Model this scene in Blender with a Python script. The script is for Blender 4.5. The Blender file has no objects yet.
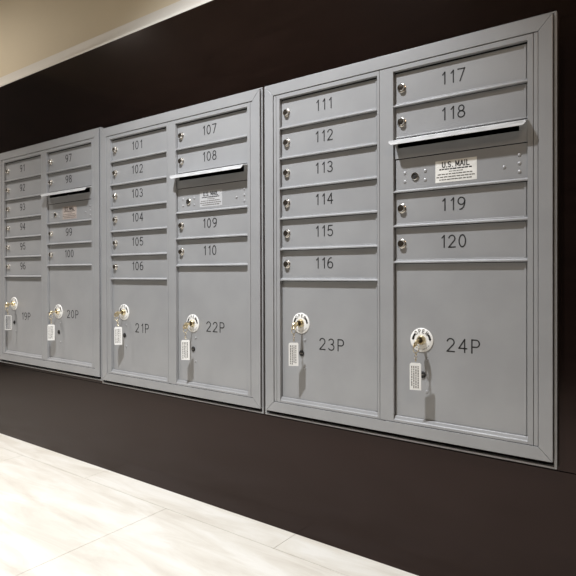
import bpy, math, random
from mathutils import Vector, Matrix

random.seed(7)
SC = bpy.context.scene
COL = SC.collection

# ------------------------------------------------------------------ camera
H = 1.2815                                    # height of the top of the doors above the floor
cam = bpy.data.cameras.new('camera')
cam_ob = bpy.data.objects.new('camera', cam)
COL.objects.link(cam_ob)
cam.sensor_width = 36.0
cam.lens = 36.0 * 551.292 / 576.0
cam.shift_x = -(288.103 - 288.0) / 576.0
cam.shift_y = (276.460 - 288.0) / 576.0
cam.clip_start = 0.02
yaw, pitch, roll = 0.6337577, -0.0053596, 0.0028869
R = Matrix.Rotation(yaw, 3, 'Z') @ Matrix.Rotation(pitch, 3, 'X') @ Matrix.Rotation(roll, 3, 'Y')
right, fwd, up = R.col[0], R.col[1], R.col[2]
M4 = Matrix(((right.x, up.x, -fwd.x, 0.98589),
             (right.y, up.y, -fwd.y, -1.29564),
             (right.z, up.z, -fwd.z, -0.51491 + H),
             (0, 0, 0, 1)))
cam_ob.matrix_world = M4
SC.camera = cam_ob

# ------------------------------------------------------------------ world, lights, exposure
SC.view_settings.view_transform = 'Standard'
SC.view_settings.look = 'None'
SC.view_settings.gamma = 1.0
SC.view_settings.use_curve_mapping = False
SC.view_settings.exposure = 0.0
w = bpy.data.worlds.new('room_light')
SC.world = w
w.use_nodes = True
w.node_tree.nodes['Background'].inputs[0].default_value = (1.0, 0.90, 0.78, 1)
w.node_tree.nodes['Background'].inputs[1].default_value = 0.05


def spot(name, loc, target, energy, color, angle, blend, radius):
    l = bpy.data.lights.new(name, 'SPOT')
    l.energy = energy
    l.color = color
    l.spot_size = math.radians(angle)
    l.spot_blend = blend
    l.shadow_soft_size = radius
    o = bpy.data.objects.new(name, l)
    COL.objects.link(o)
    o.location = loc
    o.rotation_euler = (Vector(target) - Vector(loc)).to_track_quat('-Z', 'Y').to_euler()
    return o


# recessed downlights before the mailboxes, plus added wall wash and warm fill
spot('downlight_and_fill', (-0.06, -0.86, 2.46), (-0.34, -0.66, 0.0), 320, (0.94, 0.965, 1.0), 106, 1.0, 0.035)
spot('downlight_and_fill', (-2.05, -0.75, 2.46), (-1.95, -0.60, 0.0), 48, (1.0, 0.93, 0.86), 140, 0.9, 0.05)  # added wide beam of the left lamp, washes the upper wall
spot('downlight_and_fill', (-2.10, -0.95, 2.46), (-2.0, -0.75, 0.0), 190, (1.0, 0.96, 0.93), 88, 1.0, 0.05)
spot('downlight_and_fill', (1.75, -1.7, 2.40), (0.9, -0.4, 0.6), 46, (1.0, 0.76, 0.56), 150, 0.9, 0.30)  # added soft warm fill from the right, not a ceiling fixture


# ------------------------------------------------------------------ materials
def new_mat(name, base, rough=0.5, metal=0.0, spec=0.5):
    m = bpy.data.materials.new(name)
    m.use_nodes = True
    b = m.node_tree.nodes['Principled BSDF']
    b.inputs['Base Color'].default_value = (*base, 1)
    b.inputs['Roughness'].default_value = rough
    b.inputs['Metallic'].default_value = metal
    b.inputs['Specular IOR Level'].default_value = spec
    return m


def node(m, t, **kw):
    n = m.node_tree.nodes.new(t)
    for k, v in kw.items():
        setattr(n, k, v)
    return n


def link(m, a, b):
    m.node_tree.links.new(a, b)


def noisy(m, c1, c2, scale=(1, 1, 1), nscale=20, detail=6, bump=0.0, bscale=600, rot=(0, 0, 0), lo=0.35, hi=0.65):
    b = m.node_tree.nodes['Principled BSDF']
    tc = node(m, 'ShaderNodeTexCoord')
    mp = node(m, 'ShaderNodeMapping')
    mp.inputs['Scale'].default_value = scale
    mp.inputs['Rotation'].default_value = rot
    link(m, tc.outputs['Object'], mp.inputs[0])
    nz = node(m, 'ShaderNodeTexNoise')
    nz.inputs['Scale'].default_value = nscale
    nz.inputs['Detail'].default_value = detail
    link(m, mp.outputs[0], nz.inputs['Vector'])
    cr = node(m, 'ShaderNodeValToRGB')
    cr.color_ramp.elements[0].position = lo
    cr.color_ramp.elements[0].color = (*c1, 1)
    cr.color_ramp.elements[1].position = hi
    cr.color_ramp.elements[1].color = (*c2, 1)
    link(m, nz.outputs['Fac'], cr.inputs[0])
    link(m, cr.outputs[0], b.inputs['Base Color'])
    if bump:
        n2 = node(m, 'ShaderNodeTexNoise')
        n2.inputs['Scale'].default_value = bscale
        n2.inputs['Detail'].default_value = 2
        link(m, tc.outputs['Object'], n2.inputs['Vector'])
        bp = node(m, 'ShaderNodeBump')
        bp.inputs['Strength'].default_value = bump
        bp.inputs['Distance'].default_value = 0.001
        link(m, n2.outputs['Fac'], bp.inputs['Height'])
        link(m, bp.outputs[0], b.inputs['Normal'])
    return m


GREY = noisy(new_mat('grey_powder_coat', (.3, .3, .3), 0.42, 0.25), (.335, .337, .343), (.365, .367, .372),
             nscale=9, bump=0.12, bscale=900)
GAP = new_mat('dark_gap', (.012, .012, .012), 0.8)
INK = new_mat('black_engraving', (.012, .011, .011), 0.6)
CHROME = new_mat('worn_nickel', (.72, .68, .62), 0.22, 1.0)
BRASS = noisy(new_mat('brass', (.7, .5, .2), 0.28, 1.0), (.66, .54, .32), (.84, .74, .52), nscale=60)
PLUG = new_mat('dark_lock_plug', (.045, .034, .024), 0.4, 0.7)
ALU = noisy(new_mat('bare_aluminium', (.8, .8, .8), 0.5, 0.12), (.46, .465, .47), (.62, .625, .63), scale=(1, 6, 6), nscale=30)
WHITE = new_mat('white_plastic', (.82, .81, .78), 0.4)
SILVER = noisy(new_mat('silver_label', (.4, .4, .4), 0.5), (.40, .40, .405), (.45, .45, .455), nscale=40)
TAN = noisy(new_mat('faded_label', (.4, .35, .3), 0.6), (.36, .30, .27), (.43, .37, .33), nscale=40)
PAPER = noisy(new_mat('white_label', (.75, .73, .68), 0.55), (.70, .69, .65), (.80, .79, .75), nscale=40)
TAGTXT = new_mat('grey_print', (.12, .11, .10), 0.6)
CLEAR = new_mat('clear_plastic', (.95, .95, .95), 0.08)
CLEAR.node_tree.nodes['Principled BSDF'].inputs['Transmission Weight'].default_value = 0.92
CLEAR.node_tree.nodes['Principled BSDF'].inputs['IOR'].default_value = 1.2

WOOD = noisy(new_mat('espresso_wood', (.02, .015, .012), 0.16, 0.0, 0.42), (.0046, .0024, .0019), (.0074, .0040, .0032),
             scale=(1.0, 1, 9), nscale=5, detail=9, bump=0.05, bscale=120)
WOOD.node_tree.nodes['Principled BSDF'].inputs['Specular Tint'].default_value = (1.0, .76, .72, 1)
PAINT = noisy(new_mat('beige_wall_paint', (.5, .42, .3), 0.7), (.70, .61, .45), (.73, .635, .47), nscale=2, bump=0.08, bscale=300)
CAP = noisy(new_mat('pale_cap_paint', (.7, .66, .58), 0.5), (.76, .73, .67), (.80, .765, .70), nscale=3)
CEIL = new_mat('ceiling_paint', (.55, .48, .38), 0.8)


def floor_mat():
    m = new_mat('cream_stone_tile', (.7, .66, .58), 0.38)
    b = m.node_tree.nodes['Principled BSDF']
    tc = node(m, 'ShaderNodeTexCoord')
    mp = node(m, 'ShaderNodeMapping')
    mp.inputs['Rotation'].default_value = (0, 0, math.radians(-28))
    mp.inputs['Scale'].default_value = (1.0, 5.0, 1)
    link(m, tc.outputs['Object'], mp.inputs[0])
    n1 = node(m, 'ShaderNodeTexNoise')
    n1.inputs['Scale'].default_value = 3.2
    n1.inputs['Detail'].default_value = 10
    n1.inputs['Roughness'].default_value = 0.62
    n1.inputs['Distortion'].default_value = 0.6
    link(m, mp.outputs[0], n1.inputs['Vector'])
    cr = node(m, 'ShaderNodeValToRGB')
    e = cr.color_ramp.elements
    e[0].position = 0.30
    e[0].color = (.60, .555, .485, 1)
    e[1].position = 0.62
    e[1].color = (.76, .735, .68, 1)
    k = e.new(0.47)
    k.color = (.69, .655, .585, 1)
    link(m, n1.outputs['Fac'], cr.inputs[0])
    link(m, cr.outputs[0], b.inputs['Base Color'])
    return m


TILE = floor_mat()
GROUT = new_mat('grout', (.34, .30, .26), 0.9)


# ------------------------------------------------------------------ mesh builder
class MB:
    def __init__(self, ox=0.0, oy=0.0, oz=0.0):
        self.v, self.f, self.m, self.s, self.mats = [], [], [], [], []
        self.o = (ox, oy, oz)

    def mi(self, mat):
        if mat not in self.mats:
            self.mats.append(mat)
        return self.mats.index(mat)

    def add(self, vs, fs, mat, smooth=False):
        b = len(self.v)
        k = self.mi(mat)
        self.v += [tuple(p) for p in vs]
        for f in fs:
            self.f.append([b + i for i in f])
            self.m.append(k)
            self.s.append(smooth)

    def box(self, x0, x1, y0, y1, z0, z1, mat):
        vs = [(x0, y0, z0), (x1, y0, z0), (x1, y1, z0), (x0, y1, z0), (x0, y0, z1), (x1, y0, z1), (x1, y1, z1), (x0, y1, z1)]
        self.add(vs, [(0, 3, 2, 1), (4, 5, 6, 7), (0, 1, 5, 4), (1, 2, 6, 5), (2, 3, 7, 6), (3, 0, 4, 7)], mat)

    def prism_y(self, poly, y0, y1, mat):          # poly in (x,z), counter-clockwise seen from -y
        n = len(poly)
        vs = [(x, y0, z) for x, z in poly] + [(x, y1, z) for x, z in poly]
        fs = [tuple(range(n)), tuple(range(2 * n - 1, n - 1, -1))]
        for i in range(n):
            j = (i + 1) % n
            fs.append((i, i + n, j + n, j))
        self.add(vs, fs, mat)

    def prism_x(self, poly, x0, x1, mat):          # poly in (y,z)
        n = len(poly)
        vs = [(x0, y, z) for y, z in poly] + [(x1, y, z) for y, z in poly]
        fs = [tuple(range(n)), tuple(range(2 * n - 1, n - 1, -1))]
        for i in range(n):
            j = (i + 1) % n
            fs.append((i, i + n, j + n, j))
        self.add(vs, fs, mat)

    def lathe(self, cx, cz, prof, mat, n=28, smooth=True):   # prof: (r,y) list, axis along y
        vs, fs = [], []
        for r, y in prof:
            for i in range(n):
                a = 2 * math.pi * i / n
                vs.append((cx + r * math.cos(a), y, cz + r * math.sin(a)))
        for k in range(len(prof) - 1):
            for i in range(n):
                j = (i + 1) % n
                fs.append((k * n + i, k * n + j, (k + 1) * n + j, (k + 1) * n + i))
        fs.append(tuple(range((len(prof) - 1) * n, len(prof) * n)))
        fs.append(tuple(range(n - 1, -1, -1)))
        self.add(vs, fs, mat, smooth)

    def tube(self, pts, r, mat, n=8, closed=False):
        pts = [Vector(p) for p in pts]
        vs, fs = [], []
        N = len(pts)
        for i, p in enumerate(pts):
            a = pts[i - 1] if (i > 0 or closed) else p
            c = pts[(i + 1) % N] if (i < N - 1 or closed) else p
            t = (c - a).normalized()
            u = t.cross(Vector((0.31, 0.17, 0.93)))
            u.normalize()
            v = t.cross(u)
            for k in range(n):
                q = 2 * math.pi * k / n
                vs.append(p + r * (math.cos(q) * u + math.sin(q) * v))
        for i in range(N if closed else N - 1):
            i2 = (i + 1) % N
            for k in range(n):
                k2 = (k + 1) % n
                fs.append((i * n + k, i * n + k2, i2 * n + k2, i2 * n + k))
        if not closed:
            fs.append(tuple(range(n - 1, -1, -1)))
            fs.append(tuple((N - 1) * n + k for k in range(n)))
        self.add(vs, fs, mat, True)

    def stroke(self, pts, wd, y, th, mat):          # flat ribbon in xz-plane with round-ish ends
        for i in range(1, len(pts) - 1):             # sharp corner: two ribbons
            (ax, az), (bx, bz), (cx_, cz_) = pts[i - 1], pts[i], pts[i + 1]
            d1, d2 = math.atan2(bz - az, bx - ax), math.atan2(cz_ - bz, cx_ - bx)
            if abs((d2 - d1 + math.pi) % (2 * math.pi) - math.pi) > math.radians(48):
                self.stroke(pts[:i + 1], wd, y, th, mat)
                self.stroke(pts[i:], wd, y, th, mat)
                return
        n = len(pts)
        L, Rr = [], []
        for i, (x, z) in enumerate(pts):
            a = pts[max(i - 1, 0)]
            c = pts[min(i + 1, n - 1)]
            dx, dz = c[0] - a[0], c[1] - a[1]
            l = math.hypot(dx, dz) or 1
            nx, nz = -dz / l * wd / 2, dx / l * wd / 2
            ex = ez = 0
            if i == 0:
                ex, ez = -dx / l * wd * .4, -dz / l * wd * .4
            if i == n - 1:
                ex, ez = dx / l * wd * .4, dz / l * wd * .4
            L.append((x + nx + ex, z + nz + ez))
            Rr.append((x - nx + ex, z - nz + ez))
        vs = [(p[0], y, p[1]) for p in L] + [(p[0], y, p[1]) for p in Rr]
        vs += [(p[0], y + th, p[1]) for p in L] + [(p[0], y + th, p[1]) for p in Rr]
        fs = []
        for i in range(n - 1):
            fs.append((i, n + i, n + i + 1, i + 1))
            fs.append((i, i + 1, 2 * n + i + 1, 2 * n + i))
            fs.append((n + i, 3 * n + i, 3 * n + i + 1, n + i + 1))
        self.add(vs, fs, mat)

    def build(self, name, parent=None, bevel=0.0):
        me = bpy.data.meshes.new(name)
        ox, oy, oz = self.o
        me.from_pydata([(x - ox, y - oy, z - oz) for x, y, z in self.v], [], self.f)
        for m in self.mats:
            me.materials.append(m)
        me.polygons.foreach_set('material_index', self.m)
        me.polygons.foreach_set('use_smooth', self.s)
        import bmesh
        bm = bmesh.new()
        bm.from_mesh(me)
        bmesh.ops.recalc_face_normals(bm, faces=bm.faces)
        bm.to_mesh(me)
        bm.free()
        if any(self.s):
            me.set_sharp_from_angle(angle=math.radians(40))
        ob = bpy.data.objects.new(name, me)
        COL.objects.link(ob)
        if parent:
            ob.parent = parent
        ob.location = self.o
        if bevel:
            bv = ob.modifiers.new('bevel', 'BEVEL')
            bv.width = bevel
            bv.segments = 2
            bv.limit_method = 'ANGLE'
            bv.angle_limit = math.radians(40)
        return ob


def empty(name, loc, label, cat, group=None):
    o = bpy.data.objects.new(name, None)
    COL.objects.link(o)
    o.location = loc
    o.empty_display_size = 0.05
    o['label'] = label
    o['category'] = cat
    if group:
        o['group'] = group
    return o


def struct(o):
    o['kind'] = 'structure'
    return o


# ------------------------------------------------------------------ stroke lettering
def arc(cx, cy, rx, ry, a0, a1, n=12):
    return [(cx + rx * math.cos(math.radians(a0 + (a1 - a0) * i / n)), cy + ry * math.sin(math.radians(a0 + (a1 - a0) * i / n)))
            for i in range(n + 1)]


GLYPH = {   # height 1, width about 0.6
    '0': [arc(.3, .5, .27, .5, 90, 450, 28)],
    '1': [[(.18, .80), (.37, 1.0), (.37, 0)]],
    '2': [arc(.3, .72, .26, .28, 165, -35, 12) + [(.03, 0), (.58, 0)]],
    '3': [arc(.28, .76, .24, .24, 150, -90, 12), arc(.28, .26, .28, .26, 90, -150, 14)],
    '4': [[(.44, 0), (.44, 1.0), (.02, .30), (.60, .30)]],
    '5': [[(.54, 1.0), (.12, 1.0), (.06, .54)] + arc(.29, .31, .29, .31, 125, -145, 14)],
    '6': [arc(.30, .30, .28, .30, 0, 360, 24), [(.02, .30)] + arc(.42, .42, .40, .58, 175, 90, 8)],
    '7': [[(.02, 1.0), (.58, 1.0), (.20, 0)]],
    '8': [arc(.3, .76, .22, .24, 0, 360, 20), arc(.3, .26, .28, .26, 0, 360, 22)],
    '9': [arc(.30, .70, .28, .30, 0, 360, 24), [(.58, .70)] + arc(.18, .58, .40, .58, -5, -90, 8)],
    'P': [[(.06, 0), (.06, 1.0), (.36, 1.0)] + arc(.36, .73, .24, .27, 90, -90, 10) + [(.06, .46)]],
    'O': [arc(.32, .5, .30, .5, 90, 450, 24)],
    'E': [[(.56, 1.0), (.06, 1.0), (.06, 0), (.56, 0)], [(.06, .52), (.48, .52)]],
    'N': [[(.06, 0), (.06, 1.0), (.58, 0), (.58, 1.0)]],
    'U': [[(.06, 1.0), (.06, .28)] + arc(.32, .28, .26, .28, 180, 360, 10) + [(.58, 1.0)]],
    'S': [arc(.30, .75, .25, .25, 35, 270, 12) + arc(.30, .25, .27, .25, 90, -150, 12)],
    '.': [[(.10, .0), (.10, .06)]],
    'M': [[(.04, 0), (.04, 1.0), (.36, .2), (.68, 1.0), (.68, 0)]],
    'A': [[(.0, 0), (.32, 1.0), (.64, 0)], [(.12, .36), (.52, .36)]],
    'I': [[(.10, 0), (.10, 1.0)]],
    'L': [[(.06, 1.0), (.06, 0), (.54, 0)]],
}
ADV = {'.': .34, 'M': .92, 'I': .42, ' ': .40, 'A': .80, '1': .74}


def text_strokes(mb, s, cx, cz, h, wd, y, mat, gap=.80, sx=1.0, th=0.0004):
    tot = sum(ADV.get(c, gap) for c in s) - (gap - .6)
    x = -tot / 2
    for c in s:
        for st in GLYPH.get(c, []):
            mb.stroke([(cx + (x + px) * h * sx, cz + (pz - .5) * h) for px, pz in st], wd, y, th, mat)
        x += ADV.get(c, gap)


# ------------------------------------------------------------------ the room shell
WY = 0.020          # wall face
UZ = (.0085, 0.0, 0.0)
U = (-1.62100, -0.81110, 0.0022)
ZT = H + 0.3815     # top of dark panelling
mb = MB()
XL, XR = -3.6, 2.6
openL, openR = U[0] - 0.050, 0.735
zo0, zo1 = H - 0.913, H + 0.038
seam = H - 0.947
mb.box(XL, XR, WY, WY + .018, 0.0, seam - .0008, WOOD)
mb.box(XL, openL, WY, WY + .018, seam + .0008, zo1, WOOD)
mb.box(openR, XR, WY, WY + .018, seam + .0008, zo1, WOOD)
mb.box(openL, openR, WY, WY + .018, seam + .0008, zo0, WOOD)
mb.box(XL, XR, WY, WY + .018, zo1, ZT, WOOD)
struct(mb.build('wall_back', bevel=0.0006))

mb = MB()            # pale cap above the panelling, coving back to the painted wall
prof = [(WY - .001, ZT), (WY - .001, ZT + .007)]
for i in range(1, 11):
    a = i / 10
    prof.append((WY + .034 * math.sin(a * math.pi / 2) ** .8, ZT + .007 + .062 * (1 - math.cos(a * math.pi / 2)) ** .85))
prof += [(WY + .06, prof[-1][1]), (WY + .06, ZT)]
mb.prism_x(prof, XL, XR, CAP)
struct(mb.build('trim_1'))
capz = prof[-2][1]

mb = MB()
mb.box(XL, XR, WY + .034, WY + .08, capz, 2.55, PAINT)
struct(mb.build('wall_upper'))

mb = MB()
mb.box(XL, XR, -3.2, WY + .08, 2.50, 2.55, CEIL)
struct(mb.build('ceiling'))

mb = MB()            # tiled floor: a cut course along the wall, wider courses in front
mb.box(XL, XR, -3.2, WY + .08, -.05, -.0015, GROUT)
g = .0007
xs = [x for x in (0.0434 + .9 * k for k in range(-6, 5)) if XL < x < XR]
e = [XL] + xs + [XR]
for a, b in zip(e[:-1], e[1:]):
    mb.box(a + g, b - g, -.0850 + g, WY + .08, -.04, 0, TILE)
for row in range(7):
    y1 = -.085 - .60 * row
    y0 = max(y1 - .60, -3.2)
    if y0 >= y1:
        break
    off = -.401 + (.45 if row % 2 else 0)
    xs = [x for x in (off + .9 * k for k in range(-6, 6)) if XL < x < XR]
    e = [XL] + xs + [XR]
    for a, b in zip(e[:-1], e[1:]):
        mb.box(a + g, b - g, y0 + g, y1 - g, -.04, 0, TILE)
struct(mb.build('floor'))

# ------------------------------------------------------------------ mailbox units
XA0, XA1, XB0, XB1 = 0.0, .3191, .3648, .6880
O0, O1, OT, OB = -.0526, .7392, .0442, -.9253
I0, I1, IT, IB = -.0232, .7108, .0135, -.8969
ROWS_A = [0, -.0872, -.1760, -.2645, -.3535, -.4437, -.5334]
ROWS_B = [0, -.0885, -.1740]
SLOT = (-.1740, -.2243)
SIGN = (-.2243, -.3072)
ROWS_B2 = [-.3072, -.3950, -.4869]
PB = -.8838
FY = .002            # face frame front
DY = .0122           # door face


def mitred(mb, o, i, y0, y1, mat, gap=.0006):
    o0, o1, ot, ob = o
    i0, i1, it, ib = i
    d = gap
    mb.prism_y([(o0 + d, ot), (i0 + d, it), (i1 - d, it), (o1 - d, ot)], y0, y1, mat)
    mb.prism_y([(o0 + d, ob), (o1 - d, ob), (i1 - d, ib), (i0 + d, ib)], y0, y1, mat)
    mb.prism_y([(o0, ot - d), (o0, ob + d), (i0, ib + d), (i0, it - d)], y0, y1, mat)
    mb.prism_y([(o1, ot - d), (i1, it - d), (i1, ib + d), (o1, ob + d)], y0, y1, mat)


def ring(mb, o, i, y0, y1, mat):
    o0, o1, ot, ob = o
    i0, i1, it, ib = i
    mb.box(o0, o1, y0, y1, it, ot, mat)
    mb.box(o0, o1, y0, y1, ob, ib, mat)
    mb.box(o0, i0, y0, y1, ib, it, mat)
    mb.box(i1, o1, y0, y1, ib, it, mat)


def build_lock(parent, x, z, y):
    mb = MB()
    mb.lathe(x, z, [(.0118, y), (.0118, y - .0014), (.0104, y - .0024), (.0090, y - .0024), (.0090, y - .0080), (.0082, y - .0090),
                    (.0072, y - .0090), (.0068, y - .0074)], CHROME, 24)
    mb.lathe(x, z, [(.0069, y - .0070), (.0069, y - .0078), (.0062, y - .0081)], PLUG, 20)
    mb.box(x - .0007, x + .0007, y - .0085, y - .0078, z - .0042, z + .0042, GAP)
    return mb.build('lock', parent)


def build_rivet(parent, x, z, y):
    mb = MB()
    mb.lathe(x, z, [(.0042, y), (.0039, y - .0010), (.0022, y - .0019), (.0006, y - .0022)], GREY, 14)
    return mb.build('rivet', parent)


def mail_door(unit, uz, x0, x1, zt, zb, num, nx):
    mb = MB()
    a, b, t, d = x0 + .0014, x1 - .0014, zt - .0042, zb + .0036
    mb.box(a, b, DY, DY + .0022, d, t, GREY)
    mb.box(b - .0075, b - .0030, DY - .0022, DY, d + .001, t - .001, GREY)      # rolled hinge edge
    mb.box(a, b, DY - .0018, DY, d, d + .0035, GREY)                            # folded lower lip
    door = mb.build('mailbox_door', unit, .0006)
    door['label'] = 'grey mailbox door numbered %s' % num
    m2 = MB()
    zc = (zt + zb) / 2 + .001
    text_strokes(m2, num, nx, zc + .002, .0285, .0031, DY - .0004, INK, .89)
    m2.build('number', door)
    build_lock(door, x0 + .0195, zc, DY)
    return door


def parcel_door(unit, x0, x1, zt, zb, num, nx, nz, lx, lz):
    mb = MB()
    a, b, t, d = x0 + .0014, x1 - .0014, zt - .0042, zb + .0042
    mb.box(a, b, DY, DY + .0022, d, t, GREY)
    mb.box(b - .0075, b - .0030, DY - .0022, DY, d + .001, t - .001, GREY)
    door = mb.build('parcel_door', unit, .0006)
    door['label'] = 'large grey parcel door numbered %s' % num
    m2 = MB()
    text_strokes(m2, num, nx, nz, .0310, .0031, DY - .0004, INK, .90, 1.06)
    m2.build('number', door)
    # round white OPEN plate round the lock
    p = MB()
    y = DY
    p.lathe(lx, lz, [(.0300, y), (.0300, y - .0014), (.0290, y - .0022), (.0120, y - .0022)], WHITE, 40)
    yy = y - .0027
    for i, c in enumerate('OPEN'):
        ang = math.radians(39 - 26 * i)
        px, pz = lx + .0225 * math.cos(math.radians(90) + ang), lz + .0225 * math.sin(math.radians(90) + ang)
        ca, sa = math.cos(ang), math.sin(ang)
        for st in GLYPH[c]:
            p.stroke([(px + ((u - .32) * ca - (q - .5) * sa) * .0084, pz + ((u - .32) * sa + (q - .5) * ca) * .0084) for u, q in st],
                     .0015, yy, .0004, TAGTXT)
    for s in (-1, 1):                                                     # black turning arrows
        p.stroke([(lx + s * .0222 * math.cos(math.radians(q)), lz + .0222 * math.sin(math.radians(q))) for q in (36, 29, 22, 15, 9)],
                 .0052, yy, .0004, INK)
        q = math.radians(-10)
        p.prism_y([(lx + s * .0185, lz + .0034), (lx + s * .0224, lz - .0016), (lx + s * .0258, lz + .0034)], yy, yy + .0004, INK)
    for k in range(7):                                                    # small print along the lower rim
        q0 = 215 + 17 * k
        p.stroke([(lx + .0232 * math.cos(math.radians(t_)), lz + .0232 * math.sin(math.radians(t_))) for t_ in (q0, q0 + 6, q0 + 11)],
                 .0016, yy, .0004, PAPER if k == 3 else GREY)
    plate = p.build('lock_plate', door)
    plate['label'] = 'round white plate marked OPEN with two black arrows'
    k = MB()
    k.lathe(lx, lz, [(.0118, y - .0010), (.0118, y - .0040), (.0108, y - .0052), (.0100, y - .0100), (.0090, y - .0112), (.0072, y - .0112), (.0066, y - .0095)],
            BRASS, 28)
    k.lathe(lx, lz, [(.0067, y - .0092), (.0062, y - .0100)], PLUG, 20)
    k.build('lock', door)
    q = MB()
    q.lathe(lx + .002, lz - .0865, [(.0085, y), (.0085, y - .0016), (.0074, y - .0028), (.0050, y - .0032)], INK, 22)
    q.box(lx - .003, lx + .007, y - .0038, y - .0032, lz - .0873, lz - .0857, CHROME)
    o = q.build('tamper_screw', door)
    o['label'] = 'small dark screw lock'
    for zz in (lz - .048, lz - .128):
        build_rivet(door, lx + .013, zz, y)
    return door


def key_set(loc, lx, lz, num, yaw_deg, dx, tilt, ty, clear=False, label=''):
    """A key standing in a parcel lock with a split ring and a hanging tag."""
    root = empty('key_with_tag', (loc[0] + lx, DY - .0112, loc[2] + lz), label, 'key', 'tagged keys in the parcel locks')
    k = MB()                          # local: y negative is away from the wall
    k.box(-.0011, .0011, -.010, .0012, -.0040, .0040, BRASS)              # blade leaving the keyway
    pts = []
    n = 22
    R0, hole = .0112, .0042
    cy = -.0195
    vs, fs = [], []
    for s in (-.0012, .0012):
        for i in range(n):
            a = 2 * math.pi * i / n
            vs.append((s, cy + R0 * math.cos(a), R0 * 1.05 * math.sin(a) - .006))
        for i in range(n):
            a = 2 * math.pi * i / n
            vs.append((s, cy - .003 + hole * math.cos(a), -.010 + hole * math.sin(a)))
    for i in range(n):
        j = (i + 1) % n
        fs += [(i, j, n + j, n + i), (2 * n + i, 3 * n + i, 3 * n + j, 2 * n + j), (i, 2 * n + i, 2 * n + j, j), (n + i, n + j, 3 * n + j, 3 * n + i)]
    k.add(vs, fs, BRASS)
    ko = k.build('key', root)
    ko.rotation_euler = (0, math.radians(tilt), 0)
    ko['label'] = 'brass key'
    rg = MB()
    rr = .0092
    yc = -.024
    yt = ty
    ya = math.radians(yaw_deg)
    rg.tube([(rr * math.cos(2 * math.pi * i / 24) * math.cos(ya + .9) + dx * .4, yc + rr * math.cos(2 * math.pi * i / 24) * math.sin(ya + .9),
              -.0185 + rr * math.sin(2 * math.pi * i / 24)) for i in range(24)], .0010, BRASS, 8, True)
    rg.build('key_ring', root)
    c = MB()                          # short chain of small links down to the tag
    for q in range(3):
        zc = -.0310 - .0068 * q
        yc = -.024 + (yt + .024) * (q + 1) / 3
        c.tube([(dx * .7 + (.0028 * math.cos(2 * math.pi * i / 12) if q % 2 else .0006), yc + (0.0006 if q % 2 else .0028 * math.cos(2 * math.pi * i / 12)),
                 zc + .0042 * math.sin(2 * math.pi * i / 12)) for i in range(12)], .0008, BRASS if q != 1 else CHROME, 6, True)
    c.build('chain', root)
    t = MB()
    hw, h = .0138, .0660
    z1 = -.0530
    if clear:
        for a_, b_, c_, d_ in ((-hw, hw, z1 - .0022, z1), (-hw, hw, z1 - h, z1 - h + .0022), (-hw, -hw + .0022, z1 - h, z1), (hw - .0022, hw, z1 - h, z1)):
            t.box(a_, b_, -.0013, .0013, c_, d_, WHITE)
        t.box(-hw + .0022, hw - .0022, -.0008, .0008, z1 - h + .0022, z1 - .0022, CLEAR)
    else:
        t.prism_y([(-hw, z1 - h), (hw, z1 - h), (hw, z1 - .003), (hw - .003, z1), (-hw + .003, z1), (-hw, z1 - .003)], -.0012, .0012, WHITE)
    to = t.build('tag', root)
    to['label'] = 'clear plastic key tag with a white edge' if clear else 'white key tag with printed lines'
    to.location = (dx, yt, 0)
    to.rotation_euler = (0, 0, ya)
    if not clear:
        tx = MB()                     # vertical lines of small unreadable print
        rnd = random.Random(num)
        for cxx in (-.0088, -.0038, .0014, .0066):
            z = z1 - .007
            while z > z1 - h + .008:
                l = rnd.uniform(.002, .0065)
                tx.box(cxx - .0011, cxx + .0011, -.0016, -.0012, z - l, z, TAGTXT)
                z -= l + rnd.uniform(.0008, .002)
        tx.build('print', to)
    return root


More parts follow.
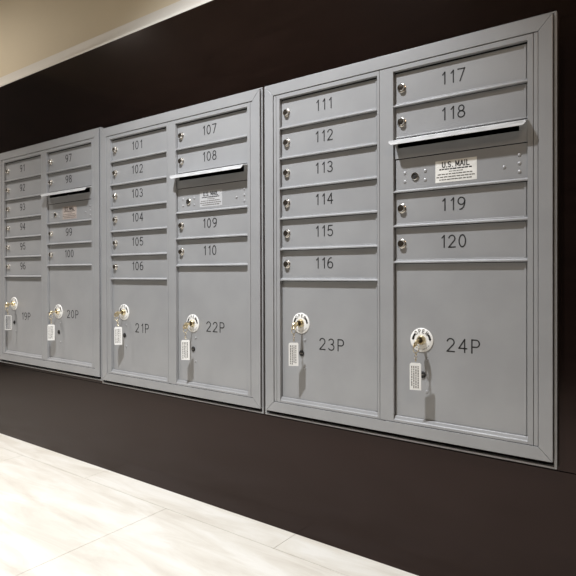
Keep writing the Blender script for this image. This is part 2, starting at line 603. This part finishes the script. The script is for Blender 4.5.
def make_unit(idx, nums_a, nums_b, pa, pb, label):
    ux = U[idx]
    root = empty('mailbox_unit', (ux, 0, H + UZ[idx]), label, 'mailbox unit', 'grey wall mailbox units')
    # mitred trim with its outer flange
    t = MB()
    mitred(t, (O0, O1, OT, OB), (I0, I1, IT, IB), 0, .0045, GREY)
    e = .0022
    ring(t, (O0 + e, O1 - e, OT - e, OB + e), (O0 + .012, O1 - .012, OT - .012, OB + .012), .0045, .0075, GAP)
    ring(t, (O0 + .0002, O1 - .0002, OT - .0002, OB + .0002), (O0 + .012, O1 - .012, OT - .012, OB + .012), .0075, .0195, GREY)
    t.build('trim_frame', root, .0004)
    f = MB()
    fl = .0071
    fb = .0150
    ring(f, (O0 - fl, O1 + fl, OT + .005, OB - fb), (O0 - .0020, O1 + .0020, OT + .001, OB - fb + .0042), .0060, .0195, GREY)
    f.build('wall_flange', root, .0005)
    # face frame
    m = MB()
    g = .0014
    mid = (XA1, XB0)
    top, bot = IT - g, IB + g
    m.box(I0 + g, I0 + .0100, FY, .014, bot, top, GREY)                 # outer strips
    m.box(I1 - .0100, I1 - g, FY, .014, bot, top, GREY)
    m.box(I0 + .0112, XA0, FY, .015, bot, top, GREY)                      # stiles
    m.box(XB1, I1 - .0112, FY, .015, bot, top, GREY)
    m.box(XA1, XA1 + .0065, FY, .015, bot, top, GREY)
    m.box(XA1 + .0075, XB0, FY, .015, bot, top, GREY)
    for a, b in ((XA0, XA1), (XB0, XB1)):
        m.box(a, b, FY, .015, 0, top, GREY)
        m.prism_x([(.015, bot), (FY, bot), (FY, PB - .0056), (FY + .0030, PB - .0046), (FY + .0060, PB + .0030), (.015, PB + .0042)], a, b, GREY)

    def rail(a, b, z):
        m.prism_x([(.015, z - .0026), (FY, z - .0026), (FY, z + .0010), (DY, z + .0052), (.015, z + .0052)], a, b, GREY)
    for z in ROWS_A[1:]:
        rail(XA0, XA1, z)
    for z in (ROWS_B[1], SIGN[1], ROWS_B2[1], ROWS_B2[2]):
        rail(XB0, XB1, z)
    m.box(.330, .342, FY - .0015, FY + .004, IB - .0045, IB + .001, GAP)      # small latch under the middle stile
    m.build('face_frame', root, .0005)
    # body inside the wall
    b = MB()
    ring(b, (O0 + .004, O1 - .004, OT - .005, OB + .006), (O0 + .006, O1 - .006, OT - .007, OB + .008), .0196, .36, GAP)
    b.box(O0 + .004, O1 - .004, .36, .362, OB + .006, OT - .005, GAP)
    sl0, sl1 = SLOT[1] + .028, SLOT[0] - .004
    ring(b, (I0, I1, IT, IB), (XB0 + .008, XB1 - .018, sl1, sl0), .0165, .0185, GAP)
    b.build('cabinet_body', root)
    # doors
    for i, nm in enumerate(nums_a):
        mail_door(root, 0, XA0, XA1, ROWS_A[i], ROWS_A[i + 1], nm, .1475)
    zz = [(ROWS_B[0], ROWS_B[1]), (ROWS_B[1], ROWS_B[2]), (ROWS_B2[0], ROWS_B2[1]), (ROWS_B2[1], ROWS_B2[2])]
    for (a_, b_), nm in zip(zz, nums_b):
        mail_door(root, 0, XB0, XB1, a_, b_, nm, .5160)
    parcel_door(root, XA0, XA1, ROWS_A[-1], PB, pa, .1715, -.7135, .0690, -.6590)
    parcel_door(root, XB0, XB1, ROWS_B2[-1], PB, pb, .5400, -.6890, .4370, -.6820)
    # outgoing slot panel: a plate with a real slot
    s = MB()
    x0, x1 = XB0 + .001, XB1 - .001
    ring(s, (x0, x1, SLOT[0] + .001, SLOT[1] + .0015), (XB0 + .009, XB1 - .019, sl1, sl0), .0085, .0125, GREY)
    sp = s.build('slot_panel', root, .0004)
    fl_ = MB()
    yb, zb_ = .0085, SLOT[0] - .001
    prof_ = [(yb, zb_), (-.018, zb_ - .0060), (-.0232, zb_ - .0075), (-.0246, zb_ - .0178), (-.0231, zb_ - .0182), (-.0217, zb_ - .0088),
             (-.0175, zb_ - .0075), (yb, zb_ - .0016)]
    n = len(prof_)
    xs_ = [XB0 - .0005, XB0 + .006, XB1 - .004, XB1 + .0025]
    vs = []
    for ii, xx in enumerate(xs_):
        for (y_, z_) in prof_:
            zoff = .0
            if ii in (0, 3) and z_ < zb_ - .009:
                z_ = z_ + .006                       # cut-off lower corners of the hood
            vs.append((xx, y_, z_))
    fs = [tuple(range(n)), tuple(range(4 * n - 1, 3 * n - 1, -1))]
    for ii in range(3):
        for q in range(n):
            q2 = (q + 1) % n
            fs.append((ii * n + q, (ii + 1) * n + q, (ii + 1) * n + q2, ii * n + q2))
    fl_.add(vs, fs, ALU)
    fo = fl_.build('mail_flap', root, .0005)
    fo['label'] = 'shiny bare metal flap over the outgoing mail slot'
    # collection door with label
    c = MB()
    a, bb = XB0 + .0032, XB1 - .0018
    c.box(a, bb, .0105, .0130, SIGN[1] + .004, SIGN[0] - .0008, GREY)
    yd = .0105
    rivets = []
    for px, pz in ((.393, -.2610), (.393, -.2830), (.4470, -.2610), (.4470, -.2830), (.6360, -.2740), (.6690, -.2500), (.6690, -.2690), (.6690, -.2880)):
        rivets.append((px, pz))
    cd = c.build('collection_door', root, .0004)
    for px, pz in rivets:
        build_rivet(cd, px, pz, yd)
    st = MB()
    lx0, lx1, lz1, lz0 = .4735, .5745, -.2415, -.2945
    st.box(lx0, lx1, yd - .0004, yd, lz0, lz1, (TAN, SILVER, PAPER)[idx])
    text_strokes(st, 'U.S. MAIL', (lx0 + lx1) / 2, lz1 - .0105, .0122, .0022, yd - .0008, INK, .82, 1.0)
    rnd = random.Random(3)
    for row, (zz_, hh, m0, m1, mt) in enumerate(((-.0215, .0030, .010, .008, INK), (-.0275, .0018, .034, .030, TAGTXT), (-.0335, .0024, .006, .006, TAGTXT),
                                                 (-.0400, .0024, .003, .005, TAGTXT), (-.0465, .0024, .010, .012, TAGTXT))):
        x = lx0 + m0
        while x < lx1 - m1 - .004:
            l = rnd.uniform(.003, .010)
            st.box(x, min(x + l, lx1 - m1), yd - .0007, yd - .0004, lz1 + zz_ - hh / 2, lz1 + zz_ + hh / 2, mt)
            x += l + rnd.uniform(.0010, .0020)
    so = st.build('label_sticker', cd)
    so['label'] = ('faded brownish', 'silver grey', 'white')[idx] + ' sticker reading U.S. MAIL above lines of small print'
    lk = MB()
    px, pz = .4205, -.2715
    lk.lathe(px, pz, [(.0098, yd), (.0098, yd - .0030), (.0088, yd - .0040), (.0068, yd - .0040), (.0064, yd - .0020)], CHROME, 26)
    lk.lathe(px, pz, [(.0064, yd - .0016), (.0060, yd - .0024)], INK, 20)
    lk.box(px - .001, px + .0060, yd - .0034, yd - .0024, pz - .0014, pz + .0014, CHROME)
    lk.build('lock', cd)
    return root


make_unit(2, ['111', '112', '113', '114', '115', '116'], ['117', '118', '119', '120'], '23P', '24P',
          'grey metal mailbox unit nearest the camera, doors numbered 111 to 120')
make_unit(1, ['101', '102', '103', '104', '105', '106'], ['107', '108', '109', '110'], '21P', '22P',
          'middle grey metal mailbox unit, doors numbered 101 to 110')
make_unit(0, ['91', '92', '93', '94', '95', '96'], ['97', '98', '99', '100'], '19P', '20P',
          'farthest grey metal mailbox unit at left, doors numbered 91 to 100')

for idx, lx, lz, num, yw, dx, tilt, ty, clear in ((2, .4370, -.6820, 24, 12, -.001, 25, -.026, False), (2, .0690, -.6590, 23, 30, -.002, 20, -.024, False),
                                        (1, .4370, -.6820, 22, 36, .001, 20, -.024, False), (1, .0690, -.6590, 21, 42, .004, 30, -.019, False),
                                        (0, .4370, -.6820, 20, 46, -.002, 60, -.022, False), (0, .0690, -.6590, 19, 50, .003, 35, -.019, True)):
    kind = 'brass key with clear white-edged tag' if clear else 'brass key with white printed tag'
    key_set((U[idx], 0, H + UZ[idx]), lx, lz, num, yw, dx, tilt, ty, clear, '%s hanging from lock of parcel door %dP' % (kind, num))
